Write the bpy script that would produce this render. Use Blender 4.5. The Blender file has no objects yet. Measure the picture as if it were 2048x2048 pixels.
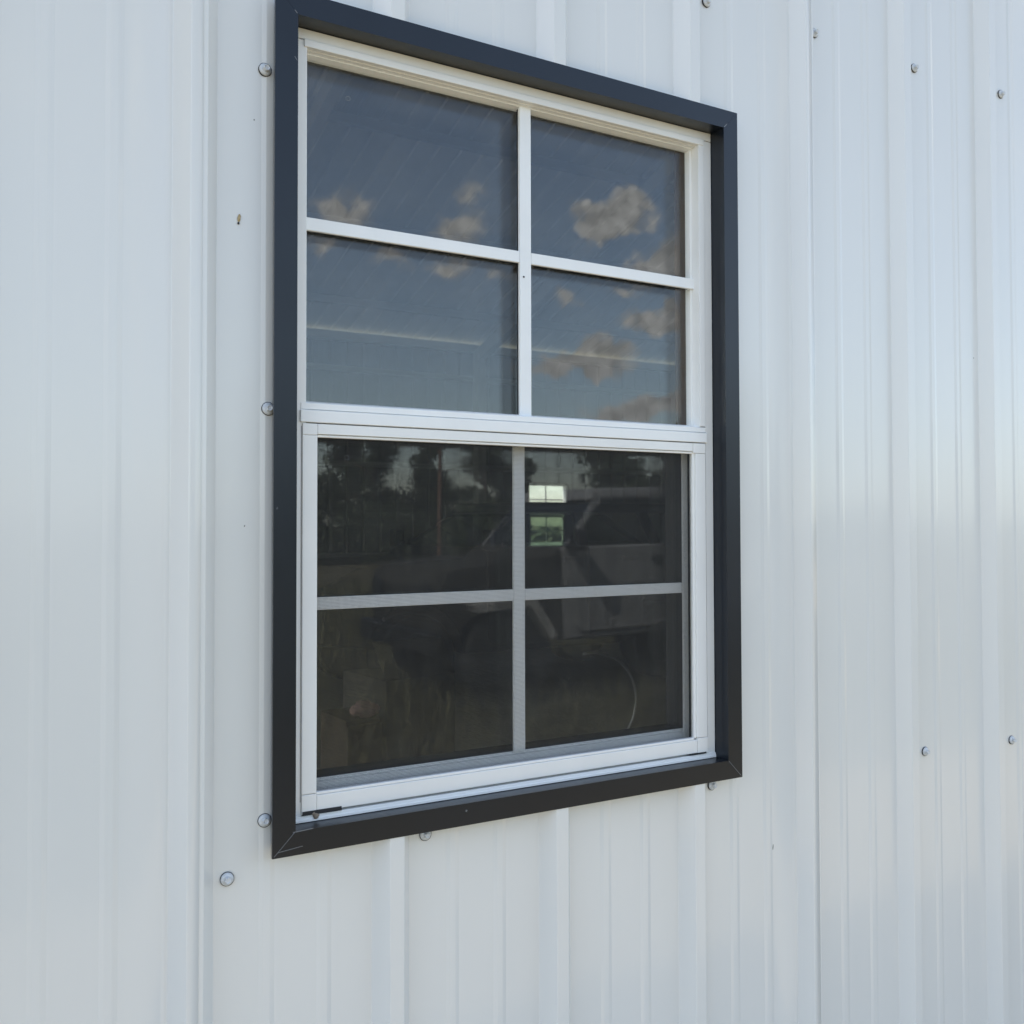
import bpy, bmesh, math, random
from mathutils import Vector, Matrix
import numpy as np
random.seed(7); np.random.seed(7)
R = math.radians
scene = bpy.context.scene
COL = scene.collection

# ------------------------------------------------------------------ camera
yaw, pitch, roll = 0.54262, 0.02584, -0.00226
fw = Vector((math.sin(yaw)*math.cos(pitch), math.cos(yaw)*math.cos(pitch), math.sin(pitch)))
rt = Vector((math.cos(yaw), -math.sin(yaw), 0)); up = rt.cross(fw)
r2 = rt*math.cos(roll) + up*math.sin(roll); u2 = up*math.cos(roll) - rt*math.sin(roll)
cam_data = bpy.data.cameras.new('camera'); cam = bpy.data.objects.new('camera', cam_data); COL.objects.link(cam)
m = Matrix((r2, u2, -fw)).transposed().to_4x4(); m.translation = Vector((0, -1.09909, 0)); cam.matrix_world = m
cam_data.sensor_width = 36; cam_data.lens = 36*2037.29/2048; cam_data.shift_y = -(1024-996.46)/2048
cam_data.clip_start = 0.02; cam_data.clip_end = 3000
scene.camera = cam
cam_data.dof.use_dof = True; cam_data.dof.focus_distance = 1.28; cam_data.dof.aperture_fstop = 13   # phone lens: far reflections go slightly soft
GZ = -1.5                                        # ground level (the eye is at z = 0)

# ------------------------------------------------------------------ world, sun, exposure
SUN_EL, SUN_AZ = R(46), R(-66)                   # azimuth from +Y (behind the building) towards +X
world = bpy.data.worlds.new('World'); scene.world = world; world.use_nodes = True
nt = world.node_tree; N = nt.nodes; L = nt.links; N.clear()
def nd(t, **kw):
    n = N.new(t)
    for k, v in kw.items(): setattr(n, k, v)
    return n
def vmath(op, a, b=None):
    n = nd('ShaderNodeVectorMath', operation=op)
    for i, s in enumerate((a, b)):
        if s is None: continue
        if isinstance(s, (tuple, list)): n.inputs[i].default_value = s
        else: L.new(s, n.inputs[i])
    return n
def fmath(op, a, b=None, clamp=False):
    n = nd('ShaderNodeMath', operation=op); n.use_clamp = clamp
    for i, s in enumerate((a, b)):
        if s is None: continue
        if isinstance(s, (int, float)): n.inputs[i].default_value = s
        else: L.new(s, n.inputs[i])
    return n.outputs[0]
sky = nd('ShaderNodeTexSky', sky_type='NISHITA', sun_disc=False, sun_elevation=SUN_EL, sun_rotation=SUN_AZ,
         altitude=300, air_density=1.0, dust_density=1.2, ozone_density=1.2)
tc = nd('ShaderNodeTexCoord'); D0 = tc.outputs['Generated']
nz = nd('ShaderNodeTexNoise'); nz.inputs['Scale'].default_value = 26; nz.inputs['Detail'].default_value = 5; nz.inputs['Roughness'].default_value = .62
L.new(D0, nz.inputs['Vector'])
warp = vmath('SCALE', vmath('SUBTRACT', nz.outputs['Color'], (.5, .5, .5)).outputs[0]); warp.inputs[3].default_value = .055
DW = vmath('ADD', D0, warp.outputs[0]).outputs[0]
CLOUDS = [  # direction of each fair-weather cloud and its half width / half height
 (0.3536,-0.8879,0.2943,.0260,.0146,.75),(0.4563,-0.8336,0.3111,.0200,.0146,.5),(0.4536,-0.8465,0.2788,.0234,.0146,.8),
 (0.4462,-0.8595,0.2494,.0170,.0110,.7),(0.5595,-0.7774,0.2873,.0230,.0156,1.2),(0.5819,-0.7576,0.2957,.0260,.0156,1.1),
 (0.6283,-0.7368,0.2496,.0300,.0208,1.2),(0.6086,-0.7559,0.2411,.0240,.0104,.9),(0.6302,-0.7511,0.1970,.0390,.0120,1.3),
 (0.5619,-0.8127,0.1542,.0500,.0095,1.2),(0.5877,-0.7913,0.1687,.0208,.0100,1.0),(0.6264,-0.7710,0.1150,.0400,.0125,1.1),
 (0.6007,-0.7922,0.1079,.0312,.0094,.9),(0.3971,-0.8826,0.2516,.0200,.0090,.55),(0.5468,-0.8082,0.2189,.0130,.0080,.5),
 (0.4880,-0.8389,0.2411,.0190,.0100,.4),(0.5934,-0.7732,0.2235,.0200,.0052,.5),(0.3390,-0.9038,0.2612,.0130,.0104,.6)]
acc = None
for cx, cy, cz, rx, rz, a in CLOUDS:
    d = vmath('SUBTRACT', DW, (cx, cy, cz)).outputs[0]
    d = vmath('MULTIPLY', d, (1/(rx*1.45), 1/(rx*1.45), 1/(rz*1.35))).outputs[0]
    ln = vmath('LENGTH', d).outputs['Value']
    v = fmath('MULTIPLY', fmath('SUBTRACT', 1.0, ln, True), a*2.6)
    acc = v if acc is None else fmath('ADD', acc, v)
nz2 = nd('ShaderNodeTexNoise'); nz2.inputs['Scale'].default_value = 60; nz2.inputs['Detail'].default_value = 6; nz2.inputs['Roughness'].default_value = .6
L.new(D0, nz2.inputs['Vector'])
det = fmath('MULTIPLY', fmath('SUBTRACT', nz2.outputs['Fac'], .5), 2.4)
m1 = nd('ShaderNodeMapRange', interpolation_type='SMOOTHSTEP'); m1.inputs['From Min'].default_value = .0; m1.inputs['From Max'].default_value = 1.5
L.new(fmath('ADD', acc, fmath('MULTIPLY', det, fmath('MINIMUM', fmath('MULTIPLY', acc, 3.), 1.))), m1.inputs['Value'])
# the same kind of scattered clouds over the rest of the sky
sc3 = vmath('MULTIPLY', DW, (1, 1, 2.2)).outputs[0]
nz3 = nd('ShaderNodeTexNoise'); nz3.inputs['Scale'].default_value = 4.2; nz3.inputs['Detail'].default_value = 7; nz3.inputs['Roughness'].default_value = .55
L.new(sc3, nz3.inputs['Vector'])
m2 = nd('ShaderNodeMapRange', interpolation_type='SMOOTHSTEP'); m2.inputs['From Min'].default_value = .49; m2.inputs['From Max'].default_value = .64
L.new(nz3.outputs['Fac'], m2.inputs['Value'])
dt = vmath('DOT_PRODUCT', D0, tuple(Vector((.5, -.82, .23)).normalized())).outputs['Value']
m3 = nd('ShaderNodeMapRange', interpolation_type='SMOOTHSTEP'); m3.inputs['From Min'].default_value = .94; m3.inputs['From Max'].default_value = .86
L.new(dt, m3.inputs['Value'])
dx = vmath('DOT_PRODUCT', D0, (-.93, -.15, .33)).outputs['Value']      # clouds kept off the unseen left sky so rib slopes light bluer
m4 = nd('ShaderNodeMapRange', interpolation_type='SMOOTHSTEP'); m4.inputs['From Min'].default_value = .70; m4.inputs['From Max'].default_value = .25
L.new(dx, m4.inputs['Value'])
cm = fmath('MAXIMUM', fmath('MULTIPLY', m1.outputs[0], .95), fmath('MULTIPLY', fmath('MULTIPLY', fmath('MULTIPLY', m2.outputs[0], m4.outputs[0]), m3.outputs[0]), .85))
CLOUD_L = 5.4
mix = nd('ShaderNodeMix', data_type='RGBA'); L.new(cm, mix.inputs['Factor'])
hs = nd('ShaderNodeHueSaturation'); hs.inputs['Saturation'].default_value = .86; L.new(sky.outputs[0], hs.inputs['Color'])
L.new(hs.outputs[0], mix.inputs['A']); cshade = nd('ShaderNodeMapRange'); cshade.inputs['From Min'].default_value = .38; cshade.inputs['From Max'].default_value = .66; cshade.inputs['To Min'].default_value = CLOUD_L*.72; cshade.inputs['To Max'].default_value = CLOUD_L*1.25
L.new(nz2.outputs['Fac'], cshade.inputs['Value'])
cc = vmath('SCALE', (.965, .955, .955)); L.new(cshade.outputs[0], cc.inputs[3]); L.new(cc.outputs[0], mix.inputs['B'])
bg = nd('ShaderNodeBackground'); bg.inputs['Strength'].default_value = 0.15
L.new(mix.outputs['Result'], bg.inputs['Color'])
wo = nd('ShaderNodeOutputWorld'); L.new(bg.outputs[0], wo.inputs['Surface'])
sd = bpy.data.lights.new('sun', 'SUN'); sd.energy = 5.0; sd.angle = R(.53); sd.color = (1, .95, .87)
sun = bpy.data.objects.new('sun', sd); COL.objects.link(sun)
sv = Vector((math.sin(SUN_AZ)*math.cos(SUN_EL), math.cos(SUN_AZ)*math.cos(SUN_EL), math.sin(SUN_EL)))
sun.rotation_euler = sv.to_track_quat('Z', 'Y').to_euler(); sun.location = (0, 20, 30)
scene.view_settings.view_transform = 'Standard'; scene.view_settings.look = 'None'
scene.view_settings.gamma = 1; scene.view_settings.use_curve_mapping = False
scene.view_settings.exposure = 1.22
scene.cycles.max_bounces = 12; scene.cycles.transparent_max_bounces = 24

# ------------------------------------------------------------------ helpers
def mat(name, color, rough=.5, metal=0., spec=.5, coat=0., coat_rough=.1, noise=None, bump=None, fleck=None):
    """noise=(scale, amount[, zstretch]) varies colour; bump=(scale, strength, zstretch, dist)"""
    M = bpy.data.materials.new(name); M.use_nodes = True
    t = M.node_tree; b = t.nodes['Principled BSDF']
    b.inputs['Base Color'].default_value = (*color, 1); b.inputs['Roughness'].default_value = rough
    b.inputs['Metallic'].default_value = metal; b.inputs['Specular IOR Level'].default_value = spec
    b.inputs['Coat Weight'].default_value = coat; b.inputs['Coat Roughness'].default_value = coat_rough
    tco = t.nodes.new('ShaderNodeTexCoord')
    last = None
    def noisen(scale, zs, detail=5, rough_=.6):
        mp = t.nodes.new('ShaderNodeMapping'); mp.inputs['Scale'].default_value = (1, 1, zs)
        t.links.new(tco.outputs['Object'], mp.inputs['Vector'])
        n = t.nodes.new('ShaderNodeTexNoise'); n.inputs['Scale'].default_value = scale
        n.inputs['Detail'].default_value = detail; n.inputs['Roughness'].default_value = rough_
        t.links.new(mp.outputs[0], n.inputs['Vector']); return n
    if noise:
        n = noisen(noise[0], noise[2] if len(noise) > 2 else 1)
        mr = t.nodes.new('ShaderNodeMapRange'); mr.inputs['From Min'].default_value = .3; mr.inputs['From Max'].default_value = .7
        mr.inputs['To Min'].default_value = 1-noise[1]; mr.inputs['To Max'].default_value = 1+noise[1]
        t.links.new(n.outputs['Fac'], mr.inputs['Value'])
        vm = t.nodes.new('ShaderNodeVectorMath'); vm.operation = 'SCALE'; vm.inputs[0].default_value = color
        t.links.new(mr.outputs[0], vm.inputs[3]); last = vm.outputs[0]
    if fleck:   # (scale, threshold, colour): small spots of dirt
        n = noisen(fleck[0], 1, 2)
        mr = t.nodes.new('ShaderNodeMapRange'); mr.inputs['From Min'].default_value = fleck[1]; mr.inputs['From Max'].default_value = fleck[1]+.03
        t.links.new(n.outputs['Fac'], mr.inputs['Value'])
        mx = t.nodes.new('ShaderNodeMix'); mx.data_type = 'RGBA'; t.links.new(mr.outputs[0], mx.inputs['Factor'])
        if last: t.links.new(last, mx.inputs['A'])
        else: mx.inputs['A'].default_value = (*color, 1)
        mx.inputs['B'].default_value = (*fleck[2], 1); last = mx.outputs['Result']
    if last: t.links.new(last, b.inputs['Base Color'])
    if bump:
        bl = None
        for sc_, st, zs, ds in (bump if isinstance(bump[0], tuple) else (bump,)):
            n = noisen(sc_, zs, 3)
            bp = t.nodes.new('ShaderNodeBump'); bp.inputs['Strength'].default_value = st; bp.inputs['Distance'].default_value = ds
            t.links.new(n.outputs['Fac'], bp.inputs['Height'])
            if bl: t.links.new(bl, bp.inputs['Normal'])
            bl = bp.outputs[0]
        t.links.new(bl, b.inputs['Normal'])
        if coat: t.links.new(bl, b.inputs['Coat Normal'])
    return M
def glass_mat(name, tint, f0, bump=.0):
    """one glass face: lets light through with a tint and mirrors by Schlick's law"""
    M = bpy.data.materials.new(name); M.use_nodes = True; t = M.node_tree; t.nodes.clear()
    o = t.nodes.new('ShaderNodeOutputMaterial'); tr = t.nodes.new('ShaderNodeBsdfTransparent'); gl = t.nodes.new('ShaderNodeBsdfGlossy')
    tr.inputs[0].default_value = (*tint, 1); gl.inputs['Roughness'].default_value = 0.0; gl.inputs['Color'].default_value = (1, 1, 1, 1)
    g = t.nodes.new('ShaderNodeNewGeometry'); d = t.nodes.new('ShaderNodeVectorMath'); d.operation = 'DOT_PRODUCT'
    t.links.new(g.outputs['True Normal'], d.inputs[0]); t.links.new(g.outputs['Incoming'], d.inputs[1])
    def f(op, a, b_):
        n = t.nodes.new('ShaderNodeMath'); n.operation = op
        for i, s in enumerate((a, b_)):
            if s is None: continue
            if isinstance(s, (int, float)): n.inputs[i].default_value = s
            else: t.links.new(s, n.inputs[i])
        return n.outputs[0]
    c = f('ABSOLUTE', d.outputs['Value'], None)
    k = f('POWER', f('SUBTRACT', 1.0, c), 5.0)
    fac = f('ADD', f('MULTIPLY', k, 1-f0), f0)
    if bump:
        tco = t.nodes.new('ShaderNodeTexCoord'); n = t.nodes.new('ShaderNodeTexNoise'); n.inputs['Scale'].default_value = 5; n.inputs['Detail'].default_value = 1
        t.links.new(tco.outputs['Object'], n.inputs['Vector'])
        bp = t.nodes.new('ShaderNodeBump'); bp.inputs['Strength'].default_value = bump; bp.inputs['Distance'].default_value = .002
        t.links.new(n.outputs['Fac'], bp.inputs['Height']); t.links.new(bp.outputs[0], gl.inputs['Normal'])
    mx = t.nodes.new('ShaderNodeMixShader'); t.links.new(fac, mx.inputs[0]); t.links.new(tr.outputs[0], mx.inputs[1]); t.links.new(gl.outputs[0], mx.inputs[2])
    # a thin film of dust
    df = t.nodes.new('ShaderNodeBsdfDiffuse'); df.inputs[0].default_value = (.5, .48, .44, 1)
    tco2 = t.nodes.new('ShaderNodeTexCoord'); n2 = t.nodes.new('ShaderNodeTexNoise'); n2.inputs['Scale'].default_value = 14; n2.inputs['Detail'].default_value = 8; n2.inputs['Roughness'].default_value = .75
    t.links.new(tco2.outputs['Object'], n2.inputs['Vector'])
    mr = t.nodes.new('ShaderNodeMapRange'); mr.inputs['From Min'].default_value = .45; mr.inputs['From Max'].default_value = .8; mr.inputs['To Max'].default_value = .03
    t.links.new(n2.outputs['Fac'], mr.inputs['Value'])
    mx2 = t.nodes.new('ShaderNodeMixShader'); t.links.new(mr.outputs[0], mx2.inputs[0]); t.links.new(mx.outputs[0], mx2.inputs[1]); t.links.new(df.outputs[0], mx2.inputs[2])
    t.links.new(mx2.outputs[0], o.inputs[0]); return M

def link(name, me, material=None, parent=None, smooth=False, bevel=0):
    o = bpy.data.objects.new(name, me); COL.objects.link(o)
    if material: 
        for mm in (material if isinstance(material, (list, tuple)) else [material]): me.materials.append(mm)
    if parent: o.parent = parent
    if smooth:
        for p in me.polygons: p.use_smooth = True
    if bevel:
        b = o.modifiers.new('bevel', 'BEVEL'); b.width = bevel; b.segments = 2; b.limit_method = 'ANGLE'; b.angle_limit = R(35)
        b.harden_normals = False
    return o
def obj(name, bm, material=None, parent=None, **kw):
    bmesh.ops.recalc_face_normals(bm, faces=bm.faces)
    me = bpy.data.meshes.new(name); bm.to_mesh(me); bm.free(); return link(name, me, material, parent, **kw)
def hexa(bm, a, b):
    """a, b: two loops of the same length (front, back)"""
    va = [bm.verts.new(p) for p in a]; vb = [bm.verts.new(p) for p in b]; n = len(a)
    bm.faces.new(va); bm.faces.new(vb[::-1])
    for i in range(n): bm.faces.new((va[i], vb[i], vb[(i+1) % n], va[(i+1) % n]))
def box(bm, x0, x1, y0, y1, z0, z1):
    hexa(bm, [(x0,y0,z0),(x1,y0,z0),(x1,y0,z1),(x0,y0,z1)], [(x0,y1,z0),(x1,y1,z0),(x1,y1,z1),(x0,y1,z1)])
def bxm(*a):
    bm = bmesh.new(); box(bm, *a); return bm
def prism_y(bm, pts, y0, y1):      # polygon in xz pushed along y
    hexa(bm, [(x, y0, z) for x, z in pts], [(x, y1, z) for x, z in pts])
def prism_x(bm, pts, x0, x1):      # polygon in yz pushed along x
    hexa(bm, [(x0, y, z) for y, z in pts], [(x1, y, z) for y, z in pts])
def cyl(bm, c, axis, r, h, seg=16, r2=None):
    ax = Vector(axis).normalized(); q = ax.to_track_quat('Z', 'Y'); r2 = r if r2 is None else r2
    A = [Vector(c)+q@Vector((r*math.cos(2*math.pi*i/seg), r*math.sin(2*math.pi*i/seg), 0)) for i in range(seg)]
    B = [Vector(c)+q@Vector((r2*math.cos(2*math.pi*i/seg), r2*math.sin(2*math.pi*i/seg), h)) for i in range(seg)]
    hexa(bm, A, B)
def tube(bm, pts, r, seg=8):
    rings = []
    for i, p in enumerate(pts):
        p = Vector(p); t_ = Vector(pts[min(i+1, len(pts)-1)])-Vector(pts[max(i-1, 0)])
        q = t_.to_track_quat('Z', 'Y'); rr = r[i] if isinstance(r, (list, tuple)) else r
        rings.append([bm.verts.new(p+q@Vector((rr*math.cos(2*math.pi*k/seg), rr*math.sin(2*math.pi*k/seg), 0))) for k in range(seg)])
    for a, b in zip(rings, rings[1:]):
        for k in range(seg): bm.faces.new((a[k], a[(k+1) % seg], b[(k+1) % seg], b[k]))
    bm.faces.new(rings[0][::-1]); bm.faces.new(rings[-1])
def empty(name, loc, label, cat, group=None, rz=0):
    o = bpy.data.objects.new(name, None); COL.objects.link(o); o.location = loc; o.rotation_euler = (0, 0, rz)
    o['label'] = label; o['category'] = cat
    if group: o['group'] = group
    return o
def tag(o, label, cat=None, group=None, kind=None):
    o['label'] = label
    if cat: o['category'] = cat
    if group: o['group'] = group
    if kind: o['kind'] = kind
    return o
def shift(bm, v): bmesh.ops.translate(bm, verts=bm.verts, vec=v)

# ------------------------------------------------------------------ materials
M_WALL = mat('painted_steel_white', (.735, .74, .71), rough=.28, spec=.5, coat=.6, coat_rough=.09, noise=(3, .018, .4),
             bump=((2.2, .5, .5, .006), (9, .12, .25, .002), (900, .03, 1, .0004)), fleck=(46, .80, (.33, .31, .27)))
M_WALLIN = mat('panel_primer_back', (.20, .20, .195), rough=.5, noise=(2, .06))
M_ROOFIN = mat('white_roof_underside', (.60, .60, .58), rough=.45, noise=(2, .06))
M_TRIM = mat('dark_charcoal_trim', (.006, .0095, .0155), rough=.33, spec=.38, coat=.2, coat_rough=.16, noise=(6, .18), bump=(12, .12, .3, .002), fleck=(70, .78, (.09, .09, .1)))
M_FRAME = mat('white_window_frame', (.83, .83, .80), rough=.38, noise=(9, .03), bump=(30, .05, .3, .001), fleck=(85, .80, (.42, .39, .33)))
M_MUNTIN = mat('white_muntin_bar', (.86, .87, .85), rough=.35, noise=(20, .02))
M_SEAL = mat('black_rubber_seal', (.02, .02, .022), rough=.6)
M_SCREW = mat('painted_screw_head', (.62, .645, .66), rough=.35, coat=.4, noise=(300, .08))
M_SCRATCH = mat('scratched_paint', (.16, .17, .18), rough=.5)
M_GLASS = glass_mat('clear_window_glass', (.965, .975, .97), .028, bump=.06)
M_MESH = mat('charcoal_screen_wire', (.035, .036, .038), rough=.5)
M_GROUND = mat('dry_grass_ground', (.10, .088, .048), rough=.9, noise=(.9, .4), bump=(8, .5, 1, .05))
M_CONC = mat('concrete_floor', (.30, .29, .27), rough=.6, noise=(1.4, .12))
M_GRASS = mat('dry_grass_blade', (.15, .145, .08), rough=.7, noise=(9, .7))
M_LEAF = mat('dark_green_leaf', (.045, .062, .028), rough=.6, noise=(.8, .4))
M_BARK = mat('brown_bark', (.10, .07, .05), rough=.9, noise=(5, .3))
M_POLE = mat('reddish_wood_pole', (.20, .12, .085), rough=.85, noise=(6, .25, .2))
M_STEEL = mat('primer_girt', (.38, .38, .37), rough=.5)
M_BODY = mat('pale_vehicle_paint', (.27, .275, .28), rough=.5, coat=0., coat_rough=.05, noise=(4, .05))
M_DIMCLIP = mat('dimmed_front_clip_paint', (.05, .048, .042), rough=.9, spec=.2, noise=(6, .3))  # dimness of the reflected hood put into the paint colour
M_DARKB = mat('black_vehicle_paint', (.015, .016, .018), rough=.3, coat=.6)
M_TYRE = mat('tyre_rubber', (.02, .02, .02), rough=.8)
M_RIM = mat('wheel_rim_metal', (.05, .052, .055), rough=.4, metal=.5)
M_PLAST = mat('black_plastic', (.02, .02, .022), rough=.5)
M_TINT = glass_mat('tinted_vehicle_glass', (.86, .92, .84), .04)
M_DARKGLASS = mat('dark_vehicle_glass', (.012, .014, .014), rough=.04, spec=.6)
M_CARD = mat('faded_cardboard', (.075, .066, .055), rough=.9, noise=(5, .15))
M_PINK = mat('pink_rag_cloth', (.5, .3, .27), rough=.95, noise=(12, .2))
M_GALV = mat('galvanised_wire', (.55, .56, .56), rough=.35, metal=.7)
M_HUSK = mat('tan_insect_shell', (.45, .34, .17), rough=.6, noise=(400, .3))

# ------------------------------------------------------------------ the metal building
S = .2286; RIB0 = .2675            # rib spacing (9 in) and the centre of the first rib in view
BX0, BX1, BY, EAVE, RIDGE = RIB0-24*S, RIB0+56*S, 10.9, 2.42, 4.25
def fillet(pts, rads, seg=4):
    out = [pts[0]]
    for i in range(1, len(pts)-1):
        a, b, c = (Vector(pts[i-1]), Vector(pts[i]), Vector(pts[i+1])); r = rads[i]
        u = (a-b).normalized(); v = (c-b).normalized(); ang = u.angle(v)
        if r <= 0 or ang > math.pi-.01: out.append(tuple(b)); continue
        d = min(r/math.tan(ang/2), (a-b).length*.45, (c-b).length*.45)
        p0, p1 = b+u*d, b+v*d
        out.append(tuple(p0+u*min(.001, d*.2)))
        for k in range(seg+1):
            t_ = k/seg; out.append(tuple(p0.lerp(b, t_).lerp(b.lerp(p1, t_), t_)))
        out.append(tuple(p1+v*min(.001, d*.2)))
    out.append(pts[-1]); return out
def panel_profile(nrib=4):
    P_ = [(-.030, 0)]; Rr = [0]
    for k in range(nrib+1):
        c = k*S
        if k == nrib:
            o = -.0009
            P_ += [(c-.031, 0), (c-.0305, o), (c-.0235, o), (c-.0088, -.020+o), (c+.0036, -.020+o), (c+.0037, -.0200)]; Rr += [0, 0, .002, .0017, 0, 0]
        else:
            P_ += [(c-.0235, 0), (c-.0088, -.020), (c+.0088, -.020), (c+.0235, 0)]; Rr += [.002, .0017, .0017, .002]
            for q in (.0813, .1473):
                P_ += [(c+q-.009, 0), (c+q-.0038, -.0012), (c+q+.0038, -.0012), (c+q+.009, 0)]; Rr += [.004]*4
    return fillet(P_, Rr)
PROF = panel_profile()
def panel_mesh(name, z0, z1, hole=None, nz_=1, extra=()):
    prof = list(PROF)
    def y_at(x):
        for a, b in zip(prof, prof[1:]):
            if a[0] <= x <= b[0]: return a[1]+(b[1]-a[1])*((x-a[0])/max(1e-9, b[0]-a[0]))
        return 0
    if hole:
        for x in hole[:2]: prof.append((x, y_at(x)))
        prof.sort(key=lambda p: p[0])
    zs = sorted(set([z0, z1]+(list(hole[2:]) if hole else [])+list(extra)))
    vs = [(x, y, z) for z in zs for x, y in prof]; n = len(prof); fs = []
    for j in range(len(zs)-1):
        for i in range(n-1):
            if hole and prof[i][0] >= hole[0]-1e-6 and prof[i+1][0] <= hole[1]+1e-6 and zs[j] >= hole[2]-1e-6 and zs[j+1] <= hole[3]+1e-6: continue
            fs.append((j*n+i, j*n+i+1, (j+1)*n+i+1, (j+1)*n+i))
    me = bpy.data.meshes.new(name); me.from_pydata(vs, [], fs); me.update()
    for p in me.polygons: p.use_smooth = True
    return me
bld = empty('metal_building', (0, 0, GZ), 'white ribbed steel building with the black trimmed window set in its wall', 'building')
def B(o): o.parent = bld; o.location.z -= GZ; return o     # child of the building, modelled in eye coordinates
pm = panel_mesh('wall_panel', GZ+.05, EAVE); pm.materials.append(M_WALL)
pmh = panel_mesh('wall_panel_with_opening', GZ+.05, EAVE, hole=(.360-RIB0, 1.020-RIB0, -.350, .585)); pmh.materials.append(M_WALL)
pmb = panel_mesh('rear_wall_panel', GZ+.05, EAVE); pmb.materials.append(M_WALLIN)
PANELS = []
for k in range(20):
    x = BX0+k*4*S
    o = bpy.data.objects.new('wall_panel', pmh if k == 6 else pm); COL.objects.link(o); o.location = (x, 0, 0); B(o); PANELS.append(o)
FW_X = 7.78                                             # centre of the window in the far wall
for k in range(-1, 20):
    x = FW_X+.457+(5-k)*4*S                             # turned round: ribs face +Y
    hx = (x-FW_X)
    me = pmb
    if -.0 < hx-.33 and hx+.33 < 4*S-.03:
        me = panel_mesh('rear_wall_panel_with_opening', GZ+.05, EAVE, hole=(hx-.33, hx+.33, -.350, .585)); me.materials.append(M_WALLIN)
    o = bpy.data.objects.new('rear_wall_panel', me); COL.objects.link(o); o.location = (x, BY, 0); o.rotation_euler = (0, 0, math.pi); B(o)
# end walls (gabled), a big doorway added in the unseen left one to light the interior
def gable(name, x0, x1, door):
    bm = bmesh.new(); mid = BY/2
    if door:
        d0, d1, dh = 3.2, 7.2, 1.9
        prism_x(bm, [(0.03, GZ), (d0, GZ), (d0, dh), (d1, dh), (d1, GZ), (BY-.03, GZ), (BY-.03, EAVE), (mid, RIDGE), (.03, EAVE)], x0, x1)
    else:
        prism_x(bm, [(0.03, GZ), (BY-.03, GZ), (BY-.03, EAVE), (mid, RIDGE), (.03, EAVE)], x0, x1)
    B(obj(name, bm, M_WALLIN))
gable('end_wall', BX0-.02, BX0+.02, True); gable('end_wall', BX1-.02, BX1+.02, False)
# roof: ribbed sheets over both slopes
slope = math.atan2(RIDGE-EAVE, BY/2); rl = math.hypot(RIDGE-EAVE, BY/2)+.12
rpm = panel_mesh('roof_panel', 0, rl); rpm.materials.append(M_ROOFIN)
for k in range(20):
    x = BX0+k*4*S
    o = bpy.data.objects.new('roof_panel', rpm); COL.objects.link(o)
    o.location = (x, -.10, EAVE+.04-.10*math.tan(slope)); o.rotation_euler = (slope-math.pi/2, 0, 0); B(o)
    x = BX1-k*4*S
    o = bpy.data.objects.new('roof_panel', rpm); COL.objects.link(o)
    o.location = (x, BY+.10, EAVE+.04-.10*math.tan(slope)); o.rotation_euler = (slope-math.pi/2, 0, math.pi); B(o)
for y in (.9, 2.3, 3.7, 5.1, BY-.9, BY-2.3, BY-3.7, BY-5.1):
    zz = EAVE+(min(y, BY-y))*math.tan(slope)-.06
    B(obj('purlin', bxm(BX0+.03, BX1-.03, y-.03, y+.03, zz-.1, zz-.012), M_STEEL))
for z in (-.378, .764, 1.95):
    for y0, y1, front in ((.035, .10, True), (BY-.12, BY-.03, False)):
        segs = [(BX0+.03, BX1-.03)]
        c = .6874 if front else FW_X
        if z < .5: segs = [(BX0+.03, c-.36), (c+.36, BX1-.03)]
        for a, b in segs: B(obj('girt', bxm(a, b, y0, y1, z-.03, z+.03), M_STEEL))
B(obj('eave_strut', bxm(BX0+.03, BX1-.03, BY-.16, BY-.035, 2.30, 2.40), mat('pale_eave_strut', (.62, .62, .6), rough=.5)))
for x in (BX0+.2, -.9, 3.0, 6.6, 10.0, BX1-.2):
    for y in (.13, BY-.30):
        B(obj('column', bxm(x-.06, x+.06, y, y+.15, GZ, EAVE-.16), M_STEEL))
    bm = bmesh.new()
    prism_y(bm, [(0, 0), (0.12, 0), (.12, .12), (0, .12)], 0, 1); bm.free()
    bm = bmesh.new()
    for sgn in (0, 1):
        a = [(x-.05, .13 if not sgn else BY-.13, EAVE-.30), (x+.05, .13 if not sgn else BY-.13, EAVE-.30), (x+.05, .13 if not sgn else BY-.13, EAVE-.13), (x-.05, .13 if not sgn else BY-.13, EAVE-.13)]
        yc = BY/2-.001 if not sgn else BY/2+.001
        b = [(x-.05, yc, RIDGE-.34), (x+.05, yc, RIDGE-.34), (x+.05, yc, RIDGE-.17), (x-.05, yc, RIDGE-.17)]
        hexa(bm, a, b)
    B(obj('rafter', bm, M_STEEL))
B(obj('floor_slab', bxm(BX0+.03, BX1-.03, .04, BY-.04, GZ-.1, GZ+.04), M_CONC))

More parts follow.
